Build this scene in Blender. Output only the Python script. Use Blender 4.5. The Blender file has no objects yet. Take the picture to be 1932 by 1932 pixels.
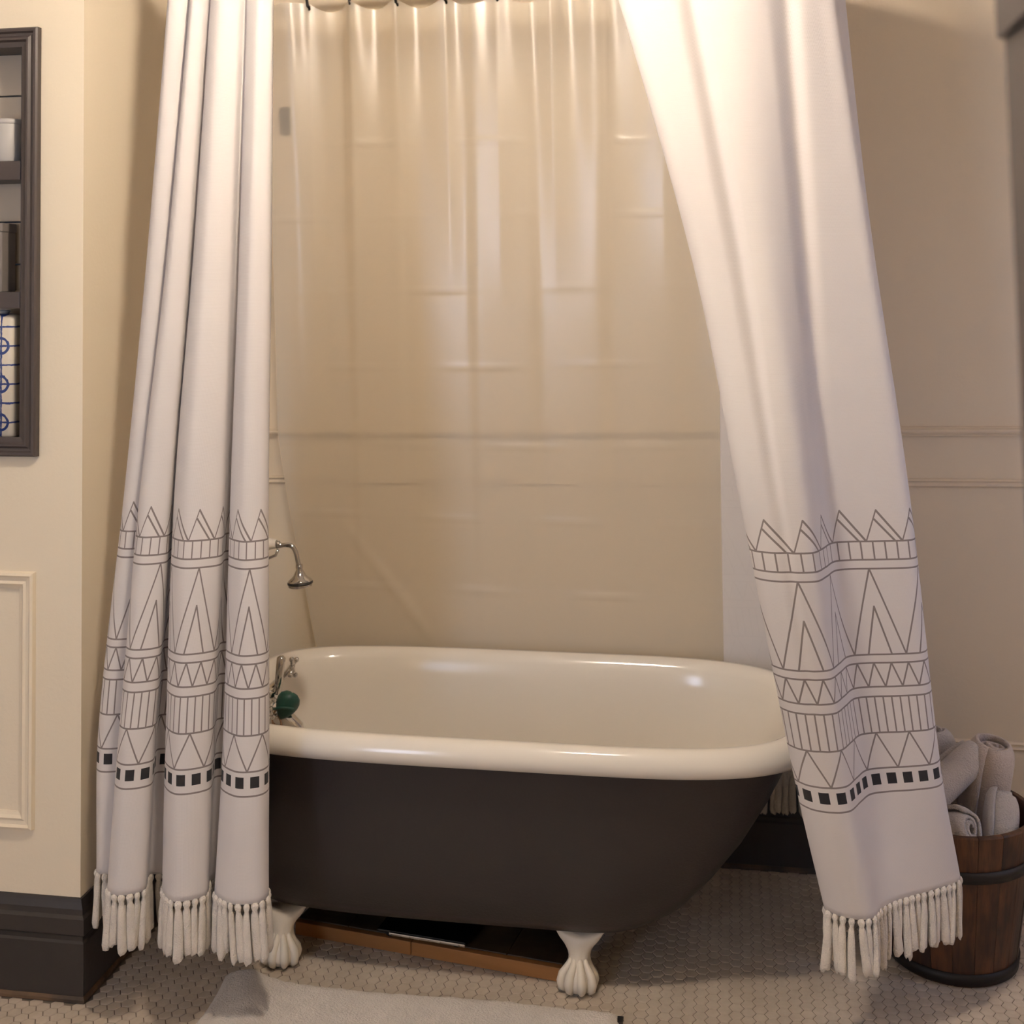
import bpy, bmesh, math, random
import numpy as np
from mathutils import Vector, Matrix, Euler
random.seed(7)
PI = math.pi
C = bpy.context.scene.collection
SC = bpy.context.scene

# ------------------------------------------------------------------ camera
F_PX, CX, CY, EYE = 2280.0, 966.0, 483.0, 1.66       # lower square of an upright 2:3 picture
YAW, PITCH, ROLL = math.radians(9.5), math.atan(77/2280), math.radians(-.45)
fw = Vector((-math.sin(YAW)*math.cos(PITCH), math.cos(YAW)*math.cos(PITCH), math.sin(PITCH)))
rt0 = Vector((math.cos(YAW), math.sin(YAW), 0)); up0 = rt0.cross(fw)
rt = rt0*math.cos(ROLL) + up0*math.sin(ROLL); up = up0*math.cos(ROLL) - rt0*math.sin(ROLL)
cam_data = bpy.data.cameras.new('camera'); cam = bpy.data.objects.new('camera', cam_data); C.objects.link(cam)
cam.matrix_world = Matrix(((rt.x, up.x, -fw.x, 0), (rt.y, up.y, -fw.y, 0), (rt.z, up.z, -fw.z, EYE), (0, 0, 0, 1)))
cam_data.sensor_width = 24; cam_data.lens = F_PX/1932*24; cam_data.shift_y = -(966-CY)/1932
cam_data.clip_start = .05
cam_data.dof.use_dof = True; cam_data.dof.focus_distance = 2.72; cam_data.dof.aperture_fstop = 2.6
SC.camera = cam
def project(p):
    v = Vector(p) - Vector((0, 0, EYE)); w = v.dot(fw)
    return (CX + F_PX*v.dot(rt)/w, CY - F_PX*v.dot(up)/w) if w > .05 else (-9e9, -9e9)

# ------------------------------------------------------------------ light and exposure
SC.view_settings.view_transform = 'Standard'; SC.view_settings.look = 'None'
SC.view_settings.gamma = 1; SC.view_settings.use_curve_mapping = False
SC.view_settings.exposure = 0.0
LAMP_POS = (-.5, 1.75, 2.80); LAMP_STRENGTH = 375.0; LAMP_COL = (1.0, .85, .695)
FILL_POS = (-.8, -.7, 2.75); FILL_STRENGTH = 22.0  # added fill light behind the camera, stands for no known lamp
DAY_COL = (.50, .62, 1.0); DAY_RIGHT = 4.5; DAY_BEHIND = 12.0
world = bpy.data.worlds.new('world'); SC.world = world; world.use_nodes = True
bg = world.node_tree.nodes['Background']; bg.inputs[0].default_value = (.55, .62, .85, 1); bg.inputs[1].default_value = .02
SC.cycles.use_light_tree = False; SC.cycles.max_bounces = 6; SC.cycles.diffuse_bounces = 4; SC.cycles.glossy_bounces = 3; SC.cycles.transmission_bounces = 4; SC.cycles.transparent_max_bounces = 8
SC.cycles.caustics_reflective = False; SC.cycles.caustics_refractive = False

# ------------------------------------------------------------------ node helpers
class NT:
    def __init__(s, name):
        s.m = bpy.data.materials.new(name); s.m.use_nodes = True; s.t = s.m.node_tree; s.t.nodes.clear()
        s.out = s.t.nodes.new('ShaderNodeOutputMaterial')
    def n(s, typ, **kw):
        nd = s.t.nodes.new(typ)
        for k, v in kw.items():
            if k.startswith('i_'): s.put(nd.inputs[k[2:].replace('_', ' ')], v)
            else: setattr(nd, k, v)
        return nd
    def put(s, sock, v):
        if isinstance(v, bpy.types.NodeSocket): s.t.links.new(v, sock)
        else:
            if hasattr(sock.default_value, '__len__') and len(sock.default_value) == 4 and len(v) == 3: v = (*v, 1)
            sock.default_value = v
    def math(s, op, a, b=0.0, c=0.0):
        nd = s.t.nodes.new('ShaderNodeMath'); nd.operation = op
        for i, v in enumerate((a, b, c)): s.put(nd.inputs[i], v)
        return nd.outputs[0]
    def mix(s, f, a, b):
        nd = s.t.nodes.new('ShaderNodeMix'); nd.data_type = 'RGBA'
        s.put(nd.inputs[0], f); s.put(nd.inputs[6], a); s.put(nd.inputs[7], b)
        return nd.outputs[2]
    def noise(s, vec, scale, detail=3, rough=.55):
        nd = s.n('ShaderNodeTexNoise', i_Scale=scale, i_Detail=detail, i_Roughness=rough)
        if vec is not None: s.t.links.new(vec, nd.inputs['Vector'])
        return nd.outputs[0]
    def ramp(s, f, lo, hi):
        nd = s.n('ShaderNodeMapRange', i_Value=f); nd.inputs['From Min'].default_value = lo; nd.inputs['From Max'].default_value = hi
        return nd.outputs[0]
    def obj(s): return s.n('ShaderNodeTexCoord').outputs['Object']
    def uv(s): return s.n('ShaderNodeTexCoord').outputs['UV']
    def bump(s, h, strength, dist=.01):
        return s.n('ShaderNodeBump', i_Strength=strength, i_Distance=dist, i_Height=h).outputs[0]
    def scalevec(s, vec, sc):
        nd = s.n('ShaderNodeMapping'); s.t.links.new(vec, nd.inputs[0]); nd.inputs['Scale'].default_value = sc
        return nd.outputs[0]
    def bsdf(s, col, rough, metal=0.0, normal=None, **kw):
        p = s.n('ShaderNodeBsdfPrincipled'); s.put(p.inputs['Base Color'], col); s.put(p.inputs['Roughness'], rough)
        p.inputs['Metallic'].default_value = metal
        if normal is not None: s.t.links.new(normal, p.inputs['Normal'])
        for k, v in kw.items(): s.put(p.inputs[k.replace('_', ' ')], v)
        return p.outputs[0]
    def done(s, sh):
        s.t.links.new(sh, s.out.inputs[0]); return s.m

def simple(name, col, rough=.5, metal=0.0, var=.06, nscale=12, bump=0.0, bscale=120, **kw):
    t = NT(name); o = t.obj()
    f = t.noise(o, nscale)
    c = t.mix(f, tuple(x*(1-var) for x in col), tuple(min(1, x*(1+var)) for x in col))
    nrm = t.bump(t.noise(o, bscale, 2), bump, .004) if bump else None
    return t.done(t.bsdf(c, rough, metal, nrm, **kw))

M = {}
M['paint'] = simple('cream_wall_paint', (.80, .70, .55), .55, var=.03, nscale=3, bump=.12, bscale=90)
M['paint_back'] = simple('cream_wall_paint_shaded', (.74, .63, .475), .5, var=.03, nscale=3, bump=.12, bscale=90)  # same cream as the other walls, darkened to hold the back wall's shade
M['ceiling'] = simple('ceiling_paint', (.78, .74, .68), .8)
M['taupe'] = simple('taupe_trim_paint', (.056, .044, .042), .45, var=.1, nscale=25, bump=.1, bscale=60)
M['base'] = simple('charcoal_baseboard_paint', (.026, .022, .021), .42, var=.15, nscale=20, bump=.15, bscale=50)
M['grout'] = simple('grout', (.18, .145, .115), .9, var=.25, nscale=8)
M['porcelain'] = simple('white_enamel', (.78, .725, .655), .13, var=.02, nscale=4)
M['foot'] = simple('white_foot_paint', (.72, .65, .55), .4, var=.08, nscale=40, bump=.2, bscale=80)
M['tub_dark'] = simple('dark_tub_paint', (.021, .016, .0155), .5, var=.1, nscale=6, bump=.15, bscale=150)
M['chrome'] = simple('chrome', (.60, .58, .56), .07, 1.0, var=.02)
M['black_rubber'] = simple('black_rubber', (.015, .014, .014), .5)
M['black_metal'] = simple('black_hook_metal', (.012, .011, .011), .4, .6)
M['hoop'] = simple('dark_iron_hoop', (.012, .010, .009), .55, .3, var=.3, nscale=40)
M['greywhite'] = simple('grey_ceramic', (.46, .44, .42), .45, var=.05)
M['greybox'] = simple('grey_box', (.20, .175, .16), .6, var=.08)
M['plank'] = simple('cream_plank', (.62, .53, .42), .55, var=.05, nscale=10)
M['brass'] = simple('brass', (.5, .34, .15), .35, 1.0)
M['glassblack'] = simple('black_glass', (.004, .004, .005), .12)
M['cord'] = simple('tan_cord', (.28, .16, .09), .8)
def tile_mat():
    t = NT('hex_tile_glaze'); o = t.n('ShaderNodeNewGeometry').outputs['Position']
    oi = t.n('ShaderNodeObjectInfo').outputs['Random']
    f = t.noise(o, 9, 3); g = t.noise(o, 45, 2)
    c = t.mix(t.ramp(f, .3, .7), (.50, .42, .335), (.63, .54, .445))
    c = t.mix(t.math('MULTIPLY', t.ramp(g, .4, .75), .35), c, (.42, .34, .26))
    c = t.mix(t.math('MULTIPLY', oi, .14), c, (.36, .30, .25))
    return t.done(t.bsdf(c, .35, 0, t.bump(g, .08, .004)))
M['tile'] = tile_mat()
def wood_mat(name, a, b, c, rough, vert=True, scale=1.0, burn=True):
    t = NT(name); o = t.obj(); oi = t.n('ShaderNodeObjectInfo').outputs['Random']
    off = t.n('ShaderNodeCombineXYZ'); t.put(off.inputs[0], t.math('MULTIPLY', oi, 13.0))
    ad = t.n('ShaderNodeVectorMath', operation='ADD'); t.t.links.new(o, ad.inputs[0]); t.t.links.new(off.outputs[0], ad.inputs[1])
    v = ad.outputs[0]
    s1 = t.scalevec(v, (70*scale, 70*scale, 4*scale) if vert else (4*scale, 70*scale, 70*scale))
    g = t.noise(s1, 1.0, 5, .65)
    col = t.mix(t.ramp(g, .3, .72), a, b)
    if burn:
        k = t.noise(t.scalevec(v, (9, 9, 5)), 1.0, 3, .6)
        col = t.mix(t.ramp(k, .38, .66), col, c)
    col = t.mix(t.math('MULTIPLY', oi, .3), col, c)
    return t.done(t.bsdf(col, rough, 0, t.bump(g, .35, .003)))
M['stave'] = wood_mat('burnt_bucket_wood', (.035, .013, .006), (.15, .058, .020), (.009, .005, .0035), .5)
M['board'] = wood_mat('orange_pine_edge', (.34, .15, .045), (.42, .20, .065), (.28, .12, .04), .5, False, .5, False)
M['plank_dark'] = wood_mat('dark_deck_plank', (.06, .036, .018), (.11, .066, .030), (.03, .019, .011), .55, False, .5)
M['shoe'] = wood_mat('worn_shoe_moulding', (.05, .03, .016), (.20, .11, .05), (.03, .02, .014), .6, False, .6)
def terry(name, col, sc=260, strength=.9):
    t = NT(name); o = t.obj(); n1 = t.noise(o, sc, 2, .6); n2 = t.noise(o, 18, 3)
    c = t.mix(t.ramp(n2, .3, .7), tuple(x*.88 for x in col), col)
    return t.done(t.bsdf(c, .95, 0, t.bump(t.math('ADD', n1, t.math('MULTIPLY', n2, .6)), strength, .006), Sheen_Weight=.25))
M['towel'] = terry('white_terry_towel', (.66, .58, .51))
M['towel2'] = terry('cream_terry_towel', (.68, .56, .47))
M['mat'] = terry('white_terry_mat', (.74, .67, .60), 180)
M['tassel'] = terry('ivory_cotton_tassel', (.80, .73, .65), 320, .7)
def green_mat():
    t = NT('green_silicone'); o = t.obj()
    return t.done(t.bsdf(t.mix(t.noise(o, 20), (.004, .034, .026), (.009, .062, .046)), .45))
M['green'] = green_mat()
def emis(name, col, s):
    t = NT(name); e = t.n('ShaderNodeEmission'); t.put(e.inputs[0], col); e.inputs[1].default_value = s
    return t.done(e.outputs[0])
M['lamp'] = emis('lit_lamp_globe', LAMP_COL, LAMP_STRENGTH)
M['lamp_fill'] = emis('added_fill_globe', LAMP_COL, FILL_STRENGTH)
M['day_r'] = emis('daylit_pane', DAY_COL, DAY_RIGHT)
M['day_b'] = emis('daylit_pane_behind', (.62, .74, 1.0), DAY_BEHIND)

def curtain_mat(plain=False):
    """white woven cloth; U, V in metres along and up the cloth: the printed border is part of the cloth"""
    t = NT('plain_cotton_reverse' if plain else 'printed_white_cotton'); uv = t.uv()
    sp = t.n('ShaderNodeSeparateXYZ'); t.t.links.new(uv, sp.inputs[0]); U, V = sp.outputs[0], sp.outputs[1]
    W = .0039; masks = []
    def gate(v0, v1): return t.math('MULTIPLY', t.math('GREATER_THAN', V, v0), t.math('LESS_THAN', V, v1))
    def AND(a, b): return t.math('MULTIPLY', a, b)
    def near(a, b, w): return t.math('COMPARE', a, b, w)
    def hline(v): masks.append(near(V, v, W/2))
    def stripes(v0, v1, p, ph=0.0):
        q = t.math('FLOORED_MODULO', t.math('ADD', U, ph), p); masks.append(AND(near(q, p/2, W/2*.85), gate(v0, v1)))
    def zig(v0, v1, p, ph=0.0, w=W):
        tri = t.math('MULTIPLY', t.math('PINGPONG', t.math('ADD', U, ph), p/2), (v1-v0)/(p/2))
        s = (v1-v0)/(p/2); masks.append(AND(near(t.math('ADD', tri, v0), V, w/2*math.sqrt(1+s*s)*.9), gate(v0-.001, v1+.001)))
    R = dict(sq=.268, l0=.238, l1=.292, l2=.372, l3=.454, l4=.476, l5=.530, l6=.549, l7=.742, l8=.762, l9=.803, pk=.872)
    for k in ('l0', 'l1', 'l2', 'l3', 'l4', 'l5', 'l6', 'l7', 'l8', 'l9'): hline(R[k])
    zig(R['l1'], R['l2'], .072); stripes(R['l2'], R['l3'], .018); zig(R['l4'], R['l5'], .036)
    zig(R['l6'], R['l7'], .108, .02)
    stripes(R['l8'], R['l9'], .024)
    # nested small triangles inside the tall zigzag
    q = t.math('PINGPONG', t.math('ADD', U, .02), .054)                 # .054 at the apex of the tall zigzag
    vi = t.math('SUBTRACT', R['l6'] + .108, t.math('MULTIPLY', t.math('SUBTRACT', .054, q), .108/.024))
    masks.append(AND(near(vi, V, W/2*4.4), gate(R['l6'], R['l6']+.110)))
    # crown of leaning triangles with a second stroke
    P, H, v0 = .072, R['pk']-R['l9'], R['l9']
    q = t.math('DIVIDE', t.math('FLOORED_MODULO', U, P), P)
    left = t.math('MULTIPLY', q, H/.36); right = t.math('MULTIPLY', t.math('SUBTRACT', 1.0, q), H/.64)
    hh = t.math('SUBTRACT', V, v0)
    masks.append(AND(near(t.math('MINIMUM', left, right), hh, W/2*2.1), gate(v0, R['pk']+.002)))
    inner = t.math('MULTIPLY', t.math('SUBTRACT', .8, q), .74*H/.535)
    masks.append(AND(AND(near(inner, hh, W/2*1.9), t.math('GREATER_THAN', q, .268)), gate(v0, v0+.74*H)))
    m = masks[0]
    for k in masks[1:]: m = t.math('MAXIMUM', m, k)
    sqm = AND(near(t.math('FLOORED_MODULO', U, .036), .018, .0105), near(V, R['sq'], .0125))
    wv = t.n('ShaderNodeTexWave', wave_type='BANDS', bands_direction='X', i_Scale=160.0); t.t.links.new(uv, wv.inputs[0])
    wu = t.n('ShaderNodeTexWave', wave_type='BANDS', bands_direction='Y', i_Scale=160.0); t.t.links.new(uv, wu.inputs[0])
    weave = t.math('ADD', wv.outputs['Fac'], wu.outputs['Fac'])
    o = t.obj()
    cloth = t.mix(t.noise(o, 6), (.80, .745, .73), (.85, .80, .78))
    col = t.mix(t.math('MULTIPLY', m, .025 if plain else .86), cloth, (.20, .155, .145))
    col = t.mix(t.math('MULTIPLY', sqm, .04 if plain else 1.0), col, (.022, .021, .024))
    nrm = t.bump(t.math('ADD', t.math('MULTIPLY', weave, .25), t.noise(t.scalevec(o, (9, 9, 3)), 1.0, 3)), .22, .006)
    p = t.bsdf(col, .85, 0, nrm, Sheen_Weight=.1)
    tr = t.n('ShaderNodeBsdfTranslucent'); t.put(tr.inputs[0], col)
    mx = t.n('ShaderNodeMixShader'); mx.inputs[0].default_value = .16
    t.t.links.new(p, mx.inputs[1]); t.t.links.new(tr.outputs[0], mx.inputs[2])
    return t.done(mx.outputs[0])
M['curtain'] = curtain_mat(); M['curtain_in'] = curtain_mat(True)
def liner_mat():
    t = NT('frosted_vinyl'); o = t.obj()
    f = t.noise(o, 240, 2); f2 = t.noise(o, 14, 3)
    nrm = t.bump(t.math('ADD', t.math('MULTIPLY', f, .12), f2), .10, .004)
    df = t.n('ShaderNodeBsdfDiffuse'); t.put(df.inputs[0], (.93, .87, .77)); t.t.links.new(nrm, df.inputs['Normal'])
    tl = t.n('ShaderNodeBsdfTranslucent'); t.put(tl.inputs[0], (.93, .86, .74))
    tp = t.n('ShaderNodeBsdfTransparent'); t.put(tp.inputs[0], (.97, .94, .88))
    gl = t.n('ShaderNodeBsdfGlossy'); t.put(gl.inputs[0], (1, 1, 1)); gl.inputs['Roughness'].default_value = .28; t.t.links.new(nrm, gl.inputs['Normal'])
    def mixs(a, b, f):
        m = t.n('ShaderNodeMixShader'); t.put(m.inputs[0], f); t.t.links.new(a, m.inputs[1]); t.t.links.new(b, m.inputs[2]); return m.outputs[0]
    body = mixs(df.outputs[0], tl.outputs[0], .25)
    s = mixs(body, tp.outputs[0], .56)
    fr = t.n('ShaderNodeLayerWeight'); fr.inputs[0].default_value = .5
    s = mixs(s, gl.outputs[0], t.math('ADD', t.math('MULTIPLY', t.math('POWER', fr.outputs['Facing'], 4.0), .4), .06))
    return t.done(s)
M['liner'] = liner_mat()
def lattice_mat():
    """cream glaze with blue brush drawn crosses and rings (object X, Z in metres)"""
    t = NT('blue_lattice_glaze'); sp = t.n('ShaderNodeSeparateXYZ'); t.t.links.new(t.obj(), sp.inputs[0]); X, Z = sp.outputs[0], sp.outputs[2]
    P = .060; wob = t.math('MULTIPLY', t.math('SUBTRACT', t.noise(t.obj(), 90), .5), .006)
    x = t.math('SUBTRACT', t.math('FLOORED_MODULO', t.math('ADD', t.math('ADD', X, wob), .013), P), P/2)
    ph = .094; z = t.math('SUBTRACT', t.math('FLOORED_MODULO', t.math('ADD', t.math('ADD', Z, wob), .01), ph), ph/2)
    r = t.math('SQRT', t.math('ADD', t.math('MULTIPLY', x, x), t.math('MULTIPLY', z, z)))
    m = t.math('COMPARE', x, 0.0, .0022)
    m = t.math('MAXIMUM', m, t.math('COMPARE', z, 0.0, .0022))
    m = t.math('MAXIMUM', m, t.math('COMPARE', t.math('ABSOLUTE', z), ph/2, .0022))
    m = t.math('MAXIMUM', m, t.math('COMPARE', r, .0185, .0034))
    c = t.mix(m, (.70, .63, .52), (.02, .045, .19))
    return t.done(t.bsdf(c, .3))
M['lattice'] = lattice_mat()

# ------------------------------------------------------------------ mesh helpers
def link(name, me, mat=None, parent=None, smooth=False):
    o = bpy.data.objects.new(name, me); C.objects.link(o)
    if mat is not None and not me.materials: me.materials.append(M[mat] if isinstance(mat, str) else mat)
    if smooth: me.polygons.foreach_set('use_smooth', [True]*len(me.polygons)); me.update()
    if parent is not None: o.parent = parent
    return o
def mesh(name, vs, fs):
    me = bpy.data.meshes.new(name); me.from_pydata([tuple(v) for v in vs], [], [tuple(f) for f in fs]); me.update(); return me
def fix(me):
    bm = bmesh.new(); bm.from_mesh(me); bmesh.ops.recalc_face_normals(bm, faces=bm.faces); bm.to_mesh(me); bm.free(); return me
def boxmesh(name, x0, x1, y0, y1, z0, z1, bev=0.0, seg=2):
    bm = bmesh.new(); bmesh.ops.create_cube(bm, size=1)
    for v in bm.verts: v.co = ((x0+x1)/2+v.co.x*(x1-x0), (y0+y1)/2+v.co.y*(y1-y0), (z0+z1)/2+v.co.z*(z1-z0))
    if bev: bmesh.ops.bevel(bm, geom=bm.edges[:], offset=bev, segments=seg, affect='EDGES', profile=.6)
    me = bpy.data.meshes.new(name); bm.to_mesh(me); bm.free(); return me
def box(name, x0, x1, y0, y1, z0, z1, mat, parent=None, bev=0.0): return link(name, boxmesh(name, x0, x1, y0, y1, z0, z1, bev), mat, parent)
def loft(rings, closed=True, cap=(True, True)):
    """rings of equal length -> verts, faces"""
    n = len(rings[0]); vs = [p for r in rings for p in r]; fs = []
    for i in range(len(rings)-1):
        for j in range(n if closed else n-1):
            k = (j+1) % n; fs.append((i*n+j, i*n+k, (i+1)*n+k, (i+1)*n+j))
    if closed and cap[0]: fs.append(tuple(range(n))[::-1])
    if closed and cap[1]: fs.append(tuple((len(rings)-1)*n+j for j in range(n)))
    return vs, fs
def lathe(profile, n=24, c=(0, 0, 0), axis=None):
    rings = [[(c[0]+r*math.cos(2*PI*j/n), c[1]+r*math.sin(2*PI*j/n), c[2]+z) for j in range(n)] for r, z in profile]
    vs, fs = loft(rings)
    if axis is not None:
        q = Vector((0, 0, 1)).rotation_difference(Vector(axis).normalized())
        cc = Vector(c); vs = [tuple(cc + q @ (Vector(v)-cc)) for v in vs]
    return vs, fs
def tube(pts, rad, n=10, closed=False, caps=True):
    P = [Vector(p) for p in pts]; R = rad if isinstance(rad, (list, tuple)) else [rad]*len(P)
    rings = []; prev = None
    for i, p in enumerate(P):
        if closed: d = P[(i+1) % len(P)] - P[i-1]
        else: d = P[min(i+1, len(P)-1)] - P[max(i-1, 0)]
        d.normalize()
        if prev is None:
            a = Vector((0, 0, 1)) if abs(d.z) < .9 else Vector((1, 0, 0)); x = d.cross(a).normalized()
        else: x = (prev - d*prev.dot(d)).normalized()
        prev = x; y = d.cross(x)
        rings.append([tuple(p + (x*math.cos(2*PI*j/n) + y*math.sin(2*PI*j/n))*R[i]) for j in range(n)])
    if closed: rings.append(rings[0])
    return loft(rings, True, (caps and not closed, caps and not closed))
def crom(pts, m, closed=False):
    """Catmull-Rom through points of any dimension, m samples"""
    P = np.array(pts, float); K = len(P)
    t = np.linspace(0, K-1, m); i = np.clip(np.floor(t).astype(int), 0, K-2); f = (t-i)[:, None]
    Q = np.vstack([2*P[0]-P[1], P, 2*P[-1]-P[-2]])
    a, b, c, d = Q[i], Q[i+1], Q[i+2], Q[i+3]
    return .5*((2*b)+(-a+c)*f+(2*a-5*b+4*c-d)*f**2+(-a+3*b-3*c+d)*f**3)
def empty(name, loc=(0, 0, 0), rz=0.0):
    o = bpy.data.objects.new(name, None); C.objects.link(o); o.location = loc; o.rotation_euler = (0, 0, rz); o.empty_display_size = .1; return o
def tag(o, label=None, cat=None, group=None, kind=None):
    if label: o['label'] = label
    if cat: o['category'] = cat
    if group: o['group'] = group
    if kind: o['kind'] = kind
    return o
def put(name, vf, mat, parent=None, smooth=True): return link(name, fix(mesh(name, *vf)), mat, parent, smooth)
def merge(*vfs):
    vs, fs = [], []
    for v, f in vfs:
        k = len(vs); vs += list(v); fs += [tuple(i+k for i in q) for q in f]
    return vs, fs
def boxvf(x0, x1, y0, y1, z0, z1):
    vs = [(x, y, z) for x in (x0, x1) for y in (y0, y1) for z in (z0, z1)]
    return vs, [(0, 1, 3, 2), (4, 6, 7, 5), (0, 4, 5, 1), (2, 3, 7, 6), (0, 2, 6, 4), (1, 5, 7, 3)]
def profile_run(prof, a, b, nrm, cut0=0.0, cut1=0.0):
    """extrude (depth, z) profile from a to b on a wall with normal nrm; cuts mitre the ends by depth"""
    a, b, nrm = Vector(a), Vector(b), Vector(nrm); d = (b-a).normalized()
    r0 = [tuple(a + nrm*p + Vector((0, 0, z)) + d*(p*cut0)) for p, z in prof]
    r1 = [tuple(b + nrm*p + Vector((0, 0, z)) + d*(p*cut1)) for p, z in prof]
    return loft([r0, r1])

# ------------------------------------------------------------------ the room
WL, WR, WB, RX0, RX1, RY0, CEIL = 2.722, -1.512, 3.633, -2.7, 1.95, -1.6, 2.98
fl = tag(box('floor', RX0-.1, RX1+.1, RY0-.1, WB+.1, -.06, -.0022, 'grout'), kind='structure')
tag(box('ceiling', RX0-.1, RX1+.1, RY0-.1, WB+.1, CEIL, CEIL+.08, 'ceiling'), kind='structure')
tag(box('wall_back', WR-.1, RX1+.1, WB, WB+.1, -.02, CEIL, 'paint_back'), kind='structure')
tag(box('wall_right', RX1, RX1+.1, RY0, WB, -.02, CEIL, 'paint'), kind='structure')
tag(box('wall_side', RX0-.1, RX0, RY0, WL, -.02, CEIL, 'paint'), kind='structure')
tag(box('wall_front', RX0-.1, RX1+.1, RY0-.1, RY0, -.02, CEIL, 'paint'), kind='structure')
tag(box('wall_alcove', WR-.09, WR, WL+.13, WB, -.02, CEIL, 'paint'), kind='structure')
# left wall with the opening of the recessed shelf
NX0, NX1, NZ0, NZ1, ND = -2.06, -1.668, 1.312, 2.30, .11
wl = merge(boxvf(RX0, NX0, WL, WL+.13, -.02, CEIL), boxvf(NX1, WR, WL, WL+.13, -.02, CEIL),
           boxvf(NX0, NX1, WL, WL+.13, -.02, NZ0), boxvf(NX0, NX1, WL, WL+.13, NZ1, CEIL))
tag(link('wall_left', mesh('wall_left', *wl), 'paint'), kind='structure')

# hexagonal floor tiles: points to the left and right, like the photograph
PIT = .0314; SIDE = PIT/math.sqrt(3); COL = 1.5*SIDE
def hexmesh():
    r1, r2 = SIDE-.0013, SIDE-.0028
    ring = lambda r, z: [(r*math.cos(PI/3*k), r*math.sin(PI/3*k), z) for k in range(6)]
    return loft([ring(r1, -.004), ring(r1, -.0009), ring(r2, 0)], True, (False, True))
hv, hf = hexmesh(); hme = mesh('tile', hv, hf); hme.materials.append(M['tile'])
cells = []
ang = math.radians(-.8); ca, sa = math.cos(ang), math.sin(ang)
for i in range(-140, 140):
    for j in range(-110, 80):
        gx, gy = i*COL, j*PIT + (PIT/2 if i % 2 else 0)
        x, y = gx*ca - gy*sa - .3, gx*sa + gy*ca + 2.8
        if not (.9 < y < WB-.014 and RX0+.02 < x < RX1-.02): continue
        if y > WL-.02 and x < WR+.036: continue
        cells.append((x, y))
def tile_rank(c):
    px, py = project((c[0], c[1], 0))
    seen = -5 < px < 1937 and py < 1940
    on_mat = -1.19 < c[0] < -.25 and c[1] < 2.83
    return (0 if seen and not on_mat else 1, c[1])
cells.sort(key=tile_rank)
for x, y in cells[:300]:
    o = bpy.data.objects.new('tile', hme); C.objects.link(o); o.parent = fl
    o.location = (x, y, random.uniform(-.0004, .0002)); o.rotation_euler = (random.uniform(-.006, .006), random.uniform(-.006, .006), ang)
rest = np.array(cells[300:]); hvn = np.array(hv); n = len(rest)
rot = np.array([[ca, -sa], [sa, ca]])
hxy = hvn[:, :2] @ rot.T
allv = np.zeros((n, len(hv), 3)); allv[:, :, :2] = hxy[None] + rest[:, None, :]; allv[:, :, 2] = hvn[None, :, 2] + np.random.RandomState(3).uniform(-.0004, .0002, (n, 1))
quads = np.array([f for f in hf if len(f) == 4]); hexa = np.array([f for f in hf if len(f) == 6])
off = (np.arange(n)*len(hv))[:, None, None]
fs = (quads[None]+off).reshape(-1, 4).tolist() + (hexa[None]+off).reshape(-1, 6).tolist()
tf = bpy.data.meshes.new('tile_field'); tf.from_pydata(allv.reshape(-1, 3).tolist(), [], fs); tf.materials.append(M['tile'])
tag(link('tile_field', tf, None, fl), kind='stuff')

# baseboards with stepped moulding and a worn shoe strip
BP = [(0, 0), (.018, 0), (.018, .135), (.014, .140), (.014, .150), (.019, .156), (.019, .192), (.013, .199), (.012, .212), (.006, .226), (.004, .233), (0, .235)]
def baseboard(name, a, b, nrm, c0=0, c1=0, shoe=True):
    o = tag(put(name, profile_run(BP, a, b, nrm, c0, c1), 'base', None, False), kind='structure')
    if shoe:
        sp = [(.0, .001), (.024, .001), (.0235, .008), (.019, .014), (0, .014)]
        put('shoe_moulding', profile_run(sp, a, b, nrm, c0, c1), 'shoe', o, False)
baseboard('baseboard_left', (RX0, WL, 0), (WR, WL, 0), (0, -1, 0), 0, 1)
baseboard('baseboard_alcove', (WR, WL, 0), (WR, WB, 0), (1, 0, 0), -1, -1)
baseboard('baseboard_back', (WR, WB, 0), (RX1, WB, 0), (0, -1, 0), 1, -1)
# wall mouldings
RAIL = [(0, -.013), (.010, -.013), (.012, -.008), (.017, -.005), (.020, .001), (.020, .006), (.012, .009), (.012, .012), (0, .014)]
BEAD = [(0, -.012), (.006, -.012), (.010, -.008), (.006, -.003), (.006, .002), (.012, .006), (.008, .011), (0, .012)]
tk = .012
for i, (pr, z) in enumerate(((RAIL, 1.258), (BEAD, 1.111))):
    tag(put('trim_%d' % (i+1), profile_run(pr, (WR, WB, z+WR*tk), (RX1, WB, z+RX1*tk), (0, -1, 0)), 'paint_back', None, False), kind='structure')
tag(put('trim_3', profile_run(BEAD, (WR, WB, .386), (RX1, WB, .386), (0, -1, 0)), 'paint_back', None, False), kind='structure')
# panel frame moulding on the left wall
def panel_frame(name, x0, x1, z0, z1, y, w=.042):
    # profile across the width (w) with height off the wall
    pr = [(0, 0), (.002, .013), (.008, .016), (.013, .010), (.022, .009), (.028, .012), (.034, .006), (w, .003), (w, 0)]
    rings = []
    for sx, sz in ((0, 0), (1, 0), (1, 1), (0, 1), (0, 0)):
        r = []
        for u, hgt in pr:
            X = x0+u if sx == 0 else x1-u; Z = z0+u if sz == 0 else z1-u
            r.append((X, y-hgt, Z))
        rings.append(r)
    return loft(rings, False)
tag(put('trim_4', panel_frame('trim_4', -2.3, -1.631, .388, 1.003, WL), 'paint', None, False), kind='structure')

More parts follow.
